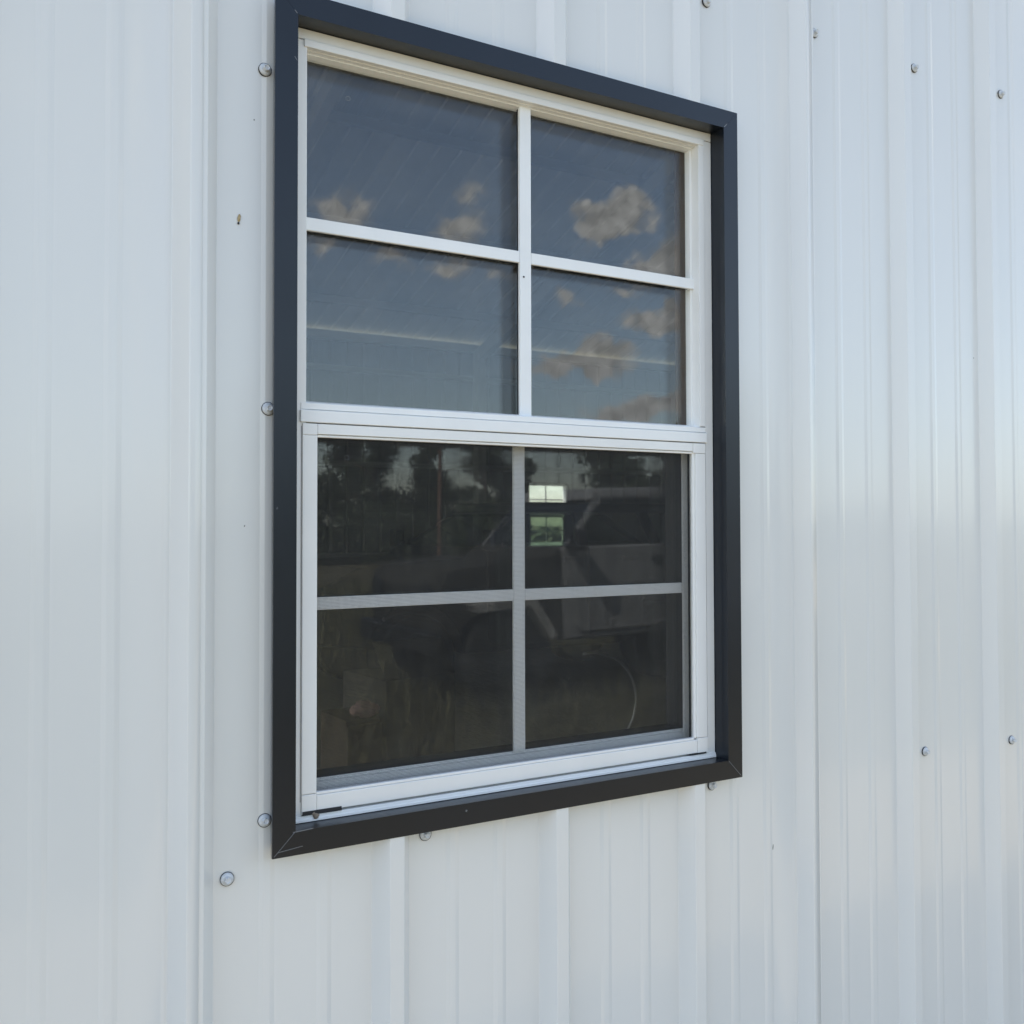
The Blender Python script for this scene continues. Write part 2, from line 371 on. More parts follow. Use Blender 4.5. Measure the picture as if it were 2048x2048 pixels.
# wall screws: rubber washer, domed metal washer, hex head
def screw_mesh():
    bm = bmesh.new(); seg = 20
    def ring(r, y): return [bm.verts.new((r*math.cos(2*math.pi*i/seg), y, r*math.sin(2*math.pi*i/seg))) for i in range(seg)]
    mi = []
    def loft(a, b, m_):
        for i in range(seg):
            f_ = bm.faces.new((a[i], a[(i+1) % seg], b[(i+1) % seg], b[i])); f_.material_index = m_; f_.smooth = True
    a = ring(.0074, .0005); b = ring(.0076, -.0018); loft(a, b, 1)
    c = ring(.0070, -.0019); loft(b, c, 1)
    d0 = ring(.0070, -.0022); loft(c, d0, 0)
    d1 = ring(.0060, -.0034); loft(d0, d1, 0)
    d2 = ring(.0044, -.0042); loft(d1, d2, 0)
    bm.faces.new(d2).material_index = 0
    hx = [(.0036*math.cos(math.pi/3*i+.3), .0036*math.sin(math.pi/3*i+.3)) for i in range(6)]
    A_ = [(x, -.0040, z) for x, z in hx]; B_ = [(x, -.0078, z) for x, z in hx]; C_ = [(x*.86, -.0086, z*.86) for x, z in hx]; D_ = [(x*.55, -.0080, z*.55) for x, z in hx]
    prev = [bm.verts.new(p) for p in A_]
    for lp in (B_, C_, D_):
        cur = [bm.verts.new(p) for p in lp]
        for i in range(6): bm.faces.new((prev[i], prev[(i+1) % 6], cur[(i+1) % 6], cur[i]))
        prev = cur
    bm.faces.new(prev)
    bmesh.ops.recalc_face_normals(bm, faces=bm.faces)
    me = bpy.data.meshes.new('screw'); bm.to_mesh(me); bm.free(); me.materials.append(M_SCREW); me.materials.append(M_SEAL); return me
M_NICK = mat('bare_paint_nick', (.14, .14, .12), rough=.7)
NICKS = [(1.1108,-.4761,.0008,.0042,.1),(1.4372,-.5881,.0009,.0022,.2),(1.4361,-.6470,.0008,.0010,0),(.3230,-.0009,.0006,.0011,.4),(.3317,.4470,.0007,.0009,0),
         (.1212,-.1807,.0018,.0007,.3),(.7252,-.5945,.0011,.0010,0),(1.6336,-.3961,.0008,.0014,0),(1.6028,.2884,.0009,.0012,.3),(.3528,.4950,.0008,.0036,-.4),(.2520,.4700,.0008,.0010,0)]
SM = screw_mesh()
SCREWS = [(.3442,.5049,0),(.3491,.1281,0),(.347,-.3217,0),(.3064,-.3777,0),(.5423,-.3675,0),(.9937,-.3690,0),
          (.994,.7536,0),(1.2164,.7637,0),(1.4556,.7639,0),(1.6947,.7719,0),(1.4617,-.3761,0),(1.699,-.3834,0),
          (1.928,.768,0),(1.934,-.384,0),(.078,.757,0),(.082,-.93,0),(.306,.757,0)]
for x, z, _ in SCREWS:
    k = 6 if x > RIB0-.03 else 5
    p = PANELS[min(19, int((x-BX0)//(4*S)) if x > RIB0-.03 else 5)]
    o = bpy.data.objects.new('screw', SM); COL.objects.link(o); o.parent = p
    o.location = (x*.9975-p.location.x, 0, z); o.rotation_euler = (R(random.uniform(-4, 4)), random.uniform(0, 1), R(random.uniform(-5, 5)))

# ------------------------------------------------------------------ the window
X1, X2, Z1, Z2, PT, W = .34848, 1.03098, -.35887, .59283, .021, .02601
WX = .6874
win = empty('window', (WX, 0, Z1), 'single hung white window with dark charcoal trim on the ribbed white wall', 'window')
def Wn(o, par=None):
    """hang an object modelled in eye coordinates on the window (or on one of its parts)"""
    o.parent = par or win
    if par is None: o.location = (-WX, 0, -Z1)
    return o
xi0, xi1, zi0, zi1 = X1+W, X2-W, Z1+W, Z2-W
ci = [(X1, Z1), (X2, Z1), (X2, Z2), (X1, Z2)]; co = [(xi0, zi0), (xi1, zi0), (xi1, zi1), (xi0, zi1)]
cu = [(xi0-.0012, zi0-.0012), (xi1+.0012, zi0-.0012), (xi1+.0012, zi1+.0012), (xi0-.0012, zi1+.0012)]
for i in range(4):
    j = (i+1) % 4; bm = bmesh.new()
    def pt(c, y): return (c[0], y, c[1])
    a, b, c, d = ci[i], ci[j], co[j], co[i]
    # 0.15 mm open mitre at each end
    t_ = Vector((b[0]-a[0], b[1]-a[1])).normalized()*.00015
    a = (a[0]+t_.x, a[1]+t_.y); d = (d[0]+t_.x, d[1]+t_.y); b = (b[0]-t_.x, b[1]-t_.y); c = (c[0]-t_.x, c[1]-t_.y)
    hexa(bm, [pt(p, -PT) for p in (a, b, c, d)], [pt(p, -PT+.0016) for p in (a, b, c, d)])
    # hem folded back behind the outer edge
    mid1 = tuple(Vector(a)*.62+Vector(d)*.38); mid2 = tuple(Vector(b)*.62+Vector(c)*.38)
    hexa(bm, [pt(p, -PT+.0016) for p in (a, b, mid2, mid1)], [pt(p, -PT+.0030) for p in (a, b, mid2, mid1)])
    # return into the opening
    e, f = cu[j], cu[i]
    hexa(bm, [(c[0], -PT+.0016, c[1]), (d[0], -PT+.0016, d[1]), (d[0], .034, d[1]), (c[0], .034, c[1])],
             [(e[0], -PT+.0016, e[1]), (f[0], -PT+.0016, f[1]), (f[0], .034, f[1]), (e[0], .034, e[1])])
    Wn(obj('trim_board', bm, M_TRIM))
def sliver(p, q, w_, y=-PT-.0002, m_=M_SCRATCH, name='scratch'):
    p, q = Vector(p), Vector(q); n = (q-p).orthogonal().normalized()*w_/2
    bm = bmesh.new(); hexa(bm, [(p+n).to_3d().xzy, (p-n).to_3d().xzy, (q-n).to_3d().xzy, (q+n).to_3d().xzy], [((p+n).to_3d().xzy+Vector((0, .0003, 0))), ((p-n).to_3d().xzy+Vector((0, .0003, 0))), ((q-n).to_3d().xzy+Vector((0, .0003, 0))), ((q+n).to_3d().xzy+Vector((0, .0003, 0)))])
    bmesh.ops.translate(bm, verts=bm.verts, vec=(0, y, 0)); Wn(obj(name, bm, m_))
sliver((X1+.002, Z1+.002), (xi0, zi0), .0005); sliver((X2-.002, Z1+.002), (xi1, zi0), .0006)
sliver((X1+.0055, Z1+.006), (X1+.034, Z1+.0088), .0006); sliver((xi0-.003, zi0-.001), (xi0+.020, zi0+.0002), .0009)
sliver((xi1+.001, zi1+.001), (xi1+.006, zi1+.006), .0012); sliver((xi0-.004, zi1+.004), (xi0-.001, zi1+.001), .0008)
sliver((xi0-.001, zi1-.052), (xi0-.004, zi1-.048), .0007); sliver((.585, -.3425), (.586, -.3405), .0022)

# white outer frame: jambs, head and sill (front face 6 mm behind the wall pan)
Q = .006
GX0, GX1 = .3946, .9802            # opening between the jambs
fr = Wn(obj('window_frame', bxm(xi0+.0005, GX0, Q, .090, zi0+.001, .5535), M_FRAME, bevel=.0006))
fr['label'] = 'white outer frame of the window'
def F(o): o.parent = fr; return o
bm = bmesh.new()
box(bm, .9906, xi1-.0005, Q, .030, zi0+.001, .5535); box(bm, GX1, .9903, Q-.0012, .030, .1395, .5475)
F(obj('jamb', bm, M_FRAME, bevel=.0006))
F(obj('head', bxm(xi0+.0005, xi1-.0005, Q, .030, .5545, zi1-.0005), M_FRAME, bevel=.0006))
F(obj('head_stop', bxm(GX0-.004, .9896, Q-.0022, .030, .5455, .5540), M_FRAME, bevel=.0008))
bm = bmesh.new()                   # sloping sill
prism_x(bm, [(.090, zi0+.0005), (.0035, zi0+.0005), (.0035, zi0+.0035), (.0040, zi0+.0040), (.0045, zi0+.0075), (.090, zi0+.0095)], xi0+.0006, xi1-.0006)
F(obj('sill', bm, M_FRAME, bevel=.0005))
F(obj('weep_slot_shade', bxm(.3905, .4370, Q-.0032, .02, zi0+.0080, zi0+.0125), M_SEAL)); F(obj('weep_slot_shade', bxm(.9560, .9850, Q-.0032, .02, zi0+.0085, zi0+.0105), M_SEAL))  # solid dark boxes paint the shade inside the slots

# upper sash: glazing beads, muntins, glass
BI = .0036; GY = .0250
bm = bmesh.new()
def bead(x0, x1, z0, z1, side):
    if side == 'L': prof_ = [(x0, Q+.005), (x0+.0012, Q+.005), (x0+BI, GY), (x0+BI, GY+.006), (x0-.002, GY+.006), (x0-.002, Q+.005)]; hexa(bm, [(x, y, z0) for x, y in prof_], [(x, y, z1) for x, y in prof_])
    if side == 'R': prof_ = [(x1, Q-.001), (x1-.0004, Q-.001), (x1-.0006, GY-.005), (x1-BI, GY-.004), (x1-BI, GY), (x1-BI, GY+.006), (x1, GY+.006)]; hexa(bm, [(x, y, z0) for x, y in prof_], [(x, y, z1) for x, y in prof_])
    if side == 'T': prism_x(bm, [(Q+.005, z1+.002), (Q+.005, z1-.001), (GY-.008, z1-.0016), (GY-.008, z1-.0030), (GY, z1-.0042), (GY+.006, z1-.0042), (GY+.006, z1+.002)], x0, x1)
    if side == 'B': prism_x(bm, [(Q+.005, z0-.002), (Q+.005, z0+.001), (GY, z0+.004), (GY+.006, z0+.004), (GY+.006, z0-.002)], x0, x1)
UZ0, UZ1 = .1385, .5455
for s_ in 'LRTB': bead(GX0, GX1, UZ0, UZ1, s_)
us = Wn(obj('upper_sash', bm, M_FRAME)); us['label'] = 'upper sash with bare glass and white muntins'
VM = .6942
hz = (.3538, .3388)                # horizontal muntin at its own depth
obj('muntin', bxm(VM-.0085, VM+.0085, GY-.0085, GY-.0035, UZ0+.0005, UZ1-.0005), M_MUNTIN, us, bevel=.0007)
obj('muntin', bxm(GX0+.001, VM-.0088, GY-.0083, GY-.0033, hz[1], hz[0]), M_MUNTIN, us, bevel=.0007)
obj('muntin', bxm(VM+.0088, GX1-.001+.004, GY-.0083, GY-.0033, hz[1], hz[0]), M_MUNTIN, us, bevel=.0007)
bm = bmesh.new(); box(bm, VM-.0078, VM+.0078, GY-.0034, GY+.0006, UZ0+.004, UZ1-.004)
box(bm, GX0+.006, VM-.0079, GY-.0032, GY+.0006, hz[1]+.0006, hz[0]-.0006); box(bm, VM+.0079, GX1-.006, GY-.0032, GY+.0006, hz[1]+.0006, hz[0]-.0006)
obj('foam_tape', bm, M_SEAL, us)
bm = bmesh.new(); cyl(bm, (VM-.003, GY-.0084, hz[1]-.018), (0, -1, 0), .0013, .0006, 10); obj('pin', bm, M_SEAL, us)
def pane(name, x0, x1, y, z0, z1, par):
    bm = bmesh.new(); box(bm, x0, x1, y, y+.003, z0, z1); box(bm, x0, x1, y+.015, y+.018, z0, z1)
    return obj(name, bm, M_GLASS, par)
pane('pane', GX0+BI-.001, GX1-BI+.001, GY+.0008, UZ0+.002, UZ1-.002, us)
obj('spacer', bxm(GX0+BI-.0005, GX0+BI+.0015, GY+.005, GY+.014, UZ0+.004, UZ1-.004), M_STEEL, us)

# meeting rail: two stepped bands
mr_ = Wn(obj('meeting_rail', bxm(GX0-.0065, .9902, Q-.0008, .05, .1312, .1383), M_MUNTIN, bevel=.0006))
bm = bmesh.new(); box(bm, GX0-.0075, .9912, Q-.0032, .045, .1163, .1303)
obj('lower_band', bm, M_MUNTIN, mr_, bevel=.0009)
obj('shadow_groove', bxm(GX0-.006, .9898, Q+.0012, .04, .1300, .1315), M_FRAME, mr_)

# insect screen: frame of rails, stiles and corner keys round a real wire mesh
SXL0, SXL1, SXR0, SXR1, SZ0, SZ1 = .3897, .4074, .9655, .9884, -.3225, .1150
zt, zb = .1020, -.3020
scr = Wn(obj('insect_screen', bmesh.new(), M_MESH)); scr['label'] = 'charcoal insect screen over the lower sash'
bpy.data.objects.remove(scr)
NX, NZ, wd = int((SXR0-SXL1)/.00141), int((zt-zb)/.00159), .00020
vs = []; fs = []
def wire(x0, x1, y0, y1, z0, z1, ax):
    b0 = len(vs)
    vs.extend([(x0,y0,z0),(x1,y0,z0),(x1,y1,z0),(x0,y1,z0),(x0,y0,z1),(x1,y0,z1),(x1,y1,z1),(x0,y1,z1)])
    if ax == 'z': q_ = [(0,1,5,4),(1,2,6,5),(2,3,7,6),(3,0,4,7)]
    else: q_ = [(0,1,5,4),(3,2,6,7),(0,1,2,3),(4,5,6,7)]
    fs.extend([tuple(b0+i for i in f_) for f_ in q_])
SY = Q+.0035
for i in range(NX+1):
    x = SXL1-.002+i*(SXR0-SXL1+.004)/NX; wire(x-wd/2, x+wd/2, SY, SY+wd, zb-.002, zt+.002, 'z')
for i in range(NZ+1):
    z = zb-.002+i*(zt-zb+.004)/NZ; wire(SXL1-.002, SXR0+.002, SY+wd*.6, SY+wd*1.6, z-wd/2, z+wd/2, 'x')
me = bpy.data.meshes.new('insect_screen'); me.from_pydata(vs, [], fs); me.update()
scr = Wn(link('insect_screen', me, M_MESH)); scr['label'] = 'charcoal insect screen over the lower sash'
Y0 = Q-.0022
def Sp(name, *a, **k): return obj(name, bxm(*a), M_FRAME, scr, bevel=k.get('bevel', .0008))
Sp('screen_stile', SXL0, SXL1, Y0, Q+.007, zb+.0003, .1018); Sp('screen_stile', SXR0+.0045, SXR1, Y0, Q+.007, zb+.0003, .1005)
Sp('screen_stile_lip', SXR0, SXR0+.0046, Y0+.0025, Q+.007, zb, zt)
Sp('screen_rail', SXL1+.0003, SXR0-.0003, Y0, Q+.007, zt+.0012, SZ1); Sp('screen_rail_lip', SXL1+.0003, SXR0-.0003, Y0+.002, Q+.007, zt-.0022, zt+.0008)
Sp('screen_rail', SXL1+.0003, SXR0+.0040, Y0, Q+.007, SZ0, zb-.0022); Sp('screen_rail_lip', SXL1+.0003, SXR0-.0003, Y0+.0012, Q+.007, zb-.0020, zb+.0012)
for a in ((SXL0, SXL1, zt, SZ1), (SXR0+.0003, SXR1, .1008, SZ1), (SXL0, SXL1, SZ0-.0015, zb-.0002), (SXR0+.0046, SXR1+.0008, SZ0-.0015, zb-.0002)):
    Sp('corner_key', a[0], a[1], Y0-.0003, Q+.007, a[2], a[3])
for a in ((SXL0-.0012, SXL0-.0002), (SXR1+.0004, SXR1+.0014)):
    obj('gasket', bxm(a[0], a[1], Q-.0002, Q+.006, -.31, .112), M_STEEL, scr)

# lower sash behind the screen
LY = .030
bm = bmesh.new()
box(bm, .3920, .4130, LY, .065, -.311, .118); box(bm, .9668, .9775, LY, .050, -.311, .118)
box(bm, .4131, .9659, LY, .065, -.3105, -.2965); box(bm, .4131, .9659, LY+.004, .065, -.2965, -.2925); box(bm, .4131, .9659, LY, .065, .104, .118)
box(bm, .9776, .9900, .052, .060, -.311, .118)
ls = Wn(obj('lower_sash', bm, M_FRAME, bevel=.0008))
bm = bmesh.new(); box(bm, .9654, .9667, LY+.0015, .066, -.2920, .1035); box(bm, .4131, .4143, LY+.0015, .066, -.2920, .1035)
box(bm, .4145, .9652, LY+.0045, .066, -.2924, -.2912); box(bm, .4145, .9652, LY+.0015, .066, .1028, .1039); box(bm, .9778, .9882, LY+.006, .050, -.311, .118)  # besides gasket: black top and stile gap strips paint the shade there
obj('gasket_and_gap_shade', bm, M_SEAL, ls); ls['label'] = 'lower sash seen through the insect screen'
lv = .6924
obj('muntin', bxm(lv-.0084, lv+.0084, LY+.0005, LY+.005, -.2925, .1035), M_MUNTIN, ls, bevel=.0007)
obj('muntin', bxm(.4132, lv-.0086, LY+.0007, LY+.005, -.0985, -.0838), M_MUNTIN, ls, bevel=.0007)
obj('muntin', bxm(lv+.0086, .9660, LY+.0007, LY+.005, -.0985, -.0838), M_MUNTIN, ls, bevel=.0007)
pane('pane', .4131, .9659, LY+.0068, -.2924, .1039, ls)
# wood / foam packing round the window inside the wall
bm = bmesh.new()
for a in ((.362, xi0-.0015, zi0, zi1), (xi1+.0015, 1.018, zi0, zi1), (.362, 1.018, -.349, zi0-.002), (.362, 1.018, zi1+.002, .584)):
    box(bm, a[0], a[1], .004, .09, a[2], a[3])
Wn(obj('rough_framing', bm, M_BARK))

def copy_tree(o, parent=None):
    c = o.copy(); COL.objects.link(c)
    if parent: c.parent = parent
    for ch in list(o.children): copy_tree(ch, c)
    return c
far = copy_tree(win); far.location = (FW_X, BY, Z1); far.rotation_euler = (0, 0, math.pi)
far['label'] = 'far window across the dim interior, glimpsed bright through the lower right pane'

# nicks and specks on the wall paint, a smear of old sealant by the sill, water rings on the glass
for x, z, w_, h_, rz in NICKS:
    p = PANELS[6 if .24 < x < 1.19 else (7 if x > 1 else 5)]
    bm = bmesh.new(); bmesh.ops.create_uvsphere(bm, u_segments=8, v_segments=6, radius=1)
    for v in bm.verts: v.co = Vector((v.co.x*w_, v.co.y*.0003, v.co.z*h_))
    o = obj('paint_nick', bm, M_NICK, p, smooth=True); o.location = (x-p.location.x, -.0001, z); o.rotation_euler = (0, rz, 0)
bm = bmesh.new(); bmesh.ops.create_uvsphere(bm, u_segments=14, v_segments=8, radius=1)
for v in bm.verts: v.co = Vector((v.co.x*.0042*(1+.2*math.sin(v.co.z*5)), v.co.y*.0014, v.co.z*.0034+(.002 if v.co.x < -.3 else 0)))
o = obj('sealant_smear', bm, mat('old_brown_sealant', (.24, .19, .14), rough=.8, noise=(300, .3)), win, smooth=True); o.location = (.4060-WX, .0030, zi0+.0060-Z1)
for x, z, par, y in ((.4520, .5060, us, GY+.0006), (.4560, .0800, ls, LY+.0066)):
    bm = bmesh.new()
    pts = [(.0030*math.cos(2*math.pi*i/16), 0, .0026*math.sin(2*math.pi*i/16)) for i in range(17)]
    tube(bm, pts, .00022, 5); o = obj('water_ring', bm, mat('mineral_deposit', (.35, .36, .38), rough=.9), par); o.location = (x, y, z)
# small dried insect on the wall left of the window
bm = bmesh.new()
bmesh.ops.create_uvsphere(bm, u_segments=10, v_segments=8, radius=1)
for v in bm.verts: v.co = Vector((v.co.x*.0017+(.0006 if v.co.z > 0 else 0), v.co.y*.0012, v.co.z*.0045))
ins = tag(obj('dried_insect', bm, M_HUSK, smooth=True), 'tiny tan insect husk stuck on the wall left of the window', 'insect')
ins.location = (.3150, -.0012, .3350)
bm = bmesh.new(); bmesh.ops.create_uvsphere(bm, u_segments=8, v_segments=6, radius=.0013); shift(bm, (-.0004, .0003, -.0058)); obj('head', bm, M_SEAL, ins, smooth=True)
# ------------------------------------------------------------------ ground
bm = bmesh.new(); g = 24
for i in range(g+1):
    for j in range(g+1):
        x = (i/g-.5)*1600; y = (j/g-.5)*1600; bm.verts.new((x, y, GZ))
bm.verts.ensure_lookup_table()
for i in range(g):
    for j in range(g): bm.faces.new([bm.verts[k] for k in (i*(g+1)+j, (i+1)*(g+1)+j, (i+1)*(g+1)+j+1, i*(g+1)+j+1)])
tag(obj('ground', bm, M_GROUND), 'dry grassy field round the building', kind='structure')
bm = bmesh.new(); hexa(bm, [(-30, .02, GZ+.004), (40, .02, GZ+.004), (40, -3.2, GZ+.004), (-30, -3.2, GZ+.004)], [(-30, .02, GZ+.03), (40, .02, GZ+.03), (40, -3.2, GZ+.012), (-30, -3.2, GZ+.012)])
tag(obj('gravel_path', bm, mat('pale_limestone_gravel', (.38, .305, .195), rough=.95, noise=(30, .3), bump=(60, .6, 1, .02))), 'pale gravel strip along the wall', kind='structure')
# dry grass (only dimly reflected in the glass)
n = 60000
gx = np.random.uniform(.5, 12, n); gy = -3.25-np.random.uniform(0, 1, n)**1.7*17; gh = np.random.uniform(.08, .34, n)*np.clip((-gy-2.6)/3, .35, 1.1)
ga = np.random.uniform(0, math.pi, n); gw = np.random.uniform(.004, .010, n)*np.clip(-gy/6, 1, 3); lx = np.random.normal(0, .08, n); ly = np.random.normal(0, .08, n)
V = np.zeros((n, 3, 3)); V[:, 0] = np.stack([gx-np.cos(ga)*gw, gy-np.sin(ga)*gw, np.full(n, GZ)], 1); V[:, 1] = np.stack([gx+np.cos(ga)*gw, gy+np.sin(ga)*gw, np.full(n, GZ)], 1)
V[:, 2] = np.stack([gx+lx, gy+ly, GZ+gh], 1)
me = bpy.data.meshes.new('dry_grass'); me.from_pydata(V.reshape(-1, 3).tolist(), [], np.arange(3*n).reshape(-1, 3).tolist()); me.update()
tag(link('dry_grass', me, M_GRASS), 'tall dry grass reflected in the lower panes', 'grass', kind='stuff')

# ------------------------------------------------------------------ trees, brush, pole (reflected in the glass)
def leaf_mesh(name, blobs, n, size):
    tot = sum(b[3]*b[4] for b in blobs); vs = []; fs = []
    for cx, cy, cz, rx, rz in blobs:
        k = int(n*rx*rz/tot); d = np.random.normal(size=(k, 3)); d /= np.linalg.norm(d, axis=1)[:, None]; rr = np.random.uniform(.35, 1.08, k)[:, None]
        c = np.array([cx, cy, cz])+d*rr*np.array([rx, rx, rz])
        a = np.random.normal(size=(k, 3)); a /= np.linalg.norm(a, axis=1)[:, None]; b = np.cross(a, np.random.normal(size=(k, 3))); b /= np.linalg.norm(b, axis=1)[:, None]
        s = np.random.uniform(.5, 1.4, k)[:, None]*size
        q = np.stack([c-a*s, c+b*s*.6, c+a*s, c-b*s*.6], 1).reshape(-1, 3); b0 = len(vs); vs.extend(q.tolist())
        fs.extend([(b0+4*i, b0+4*i+1, b0+4*i+2, b0+4*i+3) for i in range(k)])
    me = bpy.data.meshes.new(name); me.from_pydata(vs, [], fs); me.update(); return me
def place(h_deg, dist):     # heading from straight out of the wall towards +X
    a = R(h_deg); return (dist*math.sin(a), 1.14-dist*math.cos(a))
TREES = [  # heading, distance, height, crown radius, kind label
 (21.9, 46, 6.2, 1.6, 'tall dark tree reflected in the left lower pane, bare trunk gap beside it'),
 (23.4, 44, 5.4, 1.7, 'broad dark tree reflected near the middle of the left lower pane'),
 (26.4, 47, 6.2, 1.3, 'slim dark tree reflected just left of the reddish pole'),
 (29.6, 45, 5.9, 1.6, 'rounded tree reflected just left of the lower muntin'),
 (31.6, 50, 4.6, 1.3, 'short tree reflected above the bright far window'),
 (37.4, 42, 5.4, 1.9, 'dark tree reflected above the white vehicle roof'),
 (40.3, 43, 5.9, 2.2, 'large dark tree reflected at the right end of the lower pane'),
 (17.5, 48, 8.0, 2.2, 'bushy tree standing left of all the reflected ones'),
 (44.0, 46, 8.0, 2.4, 'wide tree standing right of all the reflected ones')]
for h, dd, ht, cr, lab in TREES:
    # crowns start low so that the line of trees closes up
    x, y = place(h, dd); t = empty('tree', (x, y, GZ), lab, 'tree', 'trees across the field')
    rn = random.Random(int(h*10)); blobs = []
    for k in range(9):
        f_ = k/8; blobs.append((rn.uniform(-.6, .6)*cr*(1-.4*f_), rn.uniform(-.6, .6)*cr, ht*(.32+.62*f_), cr*rn.uniform(.48, .85)*(1.2-.6*f_), ht*rn.uniform(.06, .11)))
    link('crown', leaf_mesh('crown', blobs, 9500, .075), M_LEAF, t)
    bm = bmesh.new(); tube(bm, [(0, 0, 0), (.08, 0, ht*.3), (-.05, .05, ht*.62), (0, 0, ht*.93)], [.17, .13, .08, .02])
    for k in range(5):
        z = ht*(.3+.12*k); a = rn.uniform(0, 6.3); tube(bm, [(0, 0, z), (math.cos(a)*cr*.5, math.sin(a)*cr*.5, z+.5), (math.cos(a)*cr*.95, math.sin(a)*cr*.95, z+.7)], [.06, .035, .012], 6)
    obj('trunk', bm, M_BARK, t)
blobs = []
for k in range(70):
    h = 10+k*.58; x, y = place(h, random.uniform(38, 46)); blobs.append((x, y, GZ+random.uniform(.6, 1.5), random.uniform(.9, 1.6), random.uniform(.9, 1.6)))
tag(link('brush', leaf_mesh('brush', blobs, 90000, .08), M_LEAF), 'dense dark brush along the far edge of the field', 'brush', kind='stuff')
blobs = []
for k in range(60):
    a = R(-20+k*2.2); blobs.append((7+70*math.sin(a), 11+70*math.cos(a), GZ+random.uniform(.3, .8), random.uniform(1.8, 3), random.uniform(.7, 1.1)))
tag(link('tree_line', leaf_mesh('tree_line', blobs, 9000, .3), M_LEAF), 'green tree line behind the building, seen through the far window', 'tree line', kind='stuff')
x, y = place(27.05, 38); t = empty('utility_pole', (x, y, GZ), 'thin reddish wooden pole reflected among the trees', 'pole')
bm = bmesh.new(); tube(bm, [(0, 0, 0), (.01, 0, 2.5), (0, 0, 5.4)], [.085, .075, .065], 10); obj('post', bm, M_POLE, t)
obj('crossarm', bxm(-.35, .35, -.04, .04, 4.95, 5.05), M_POLE, t)

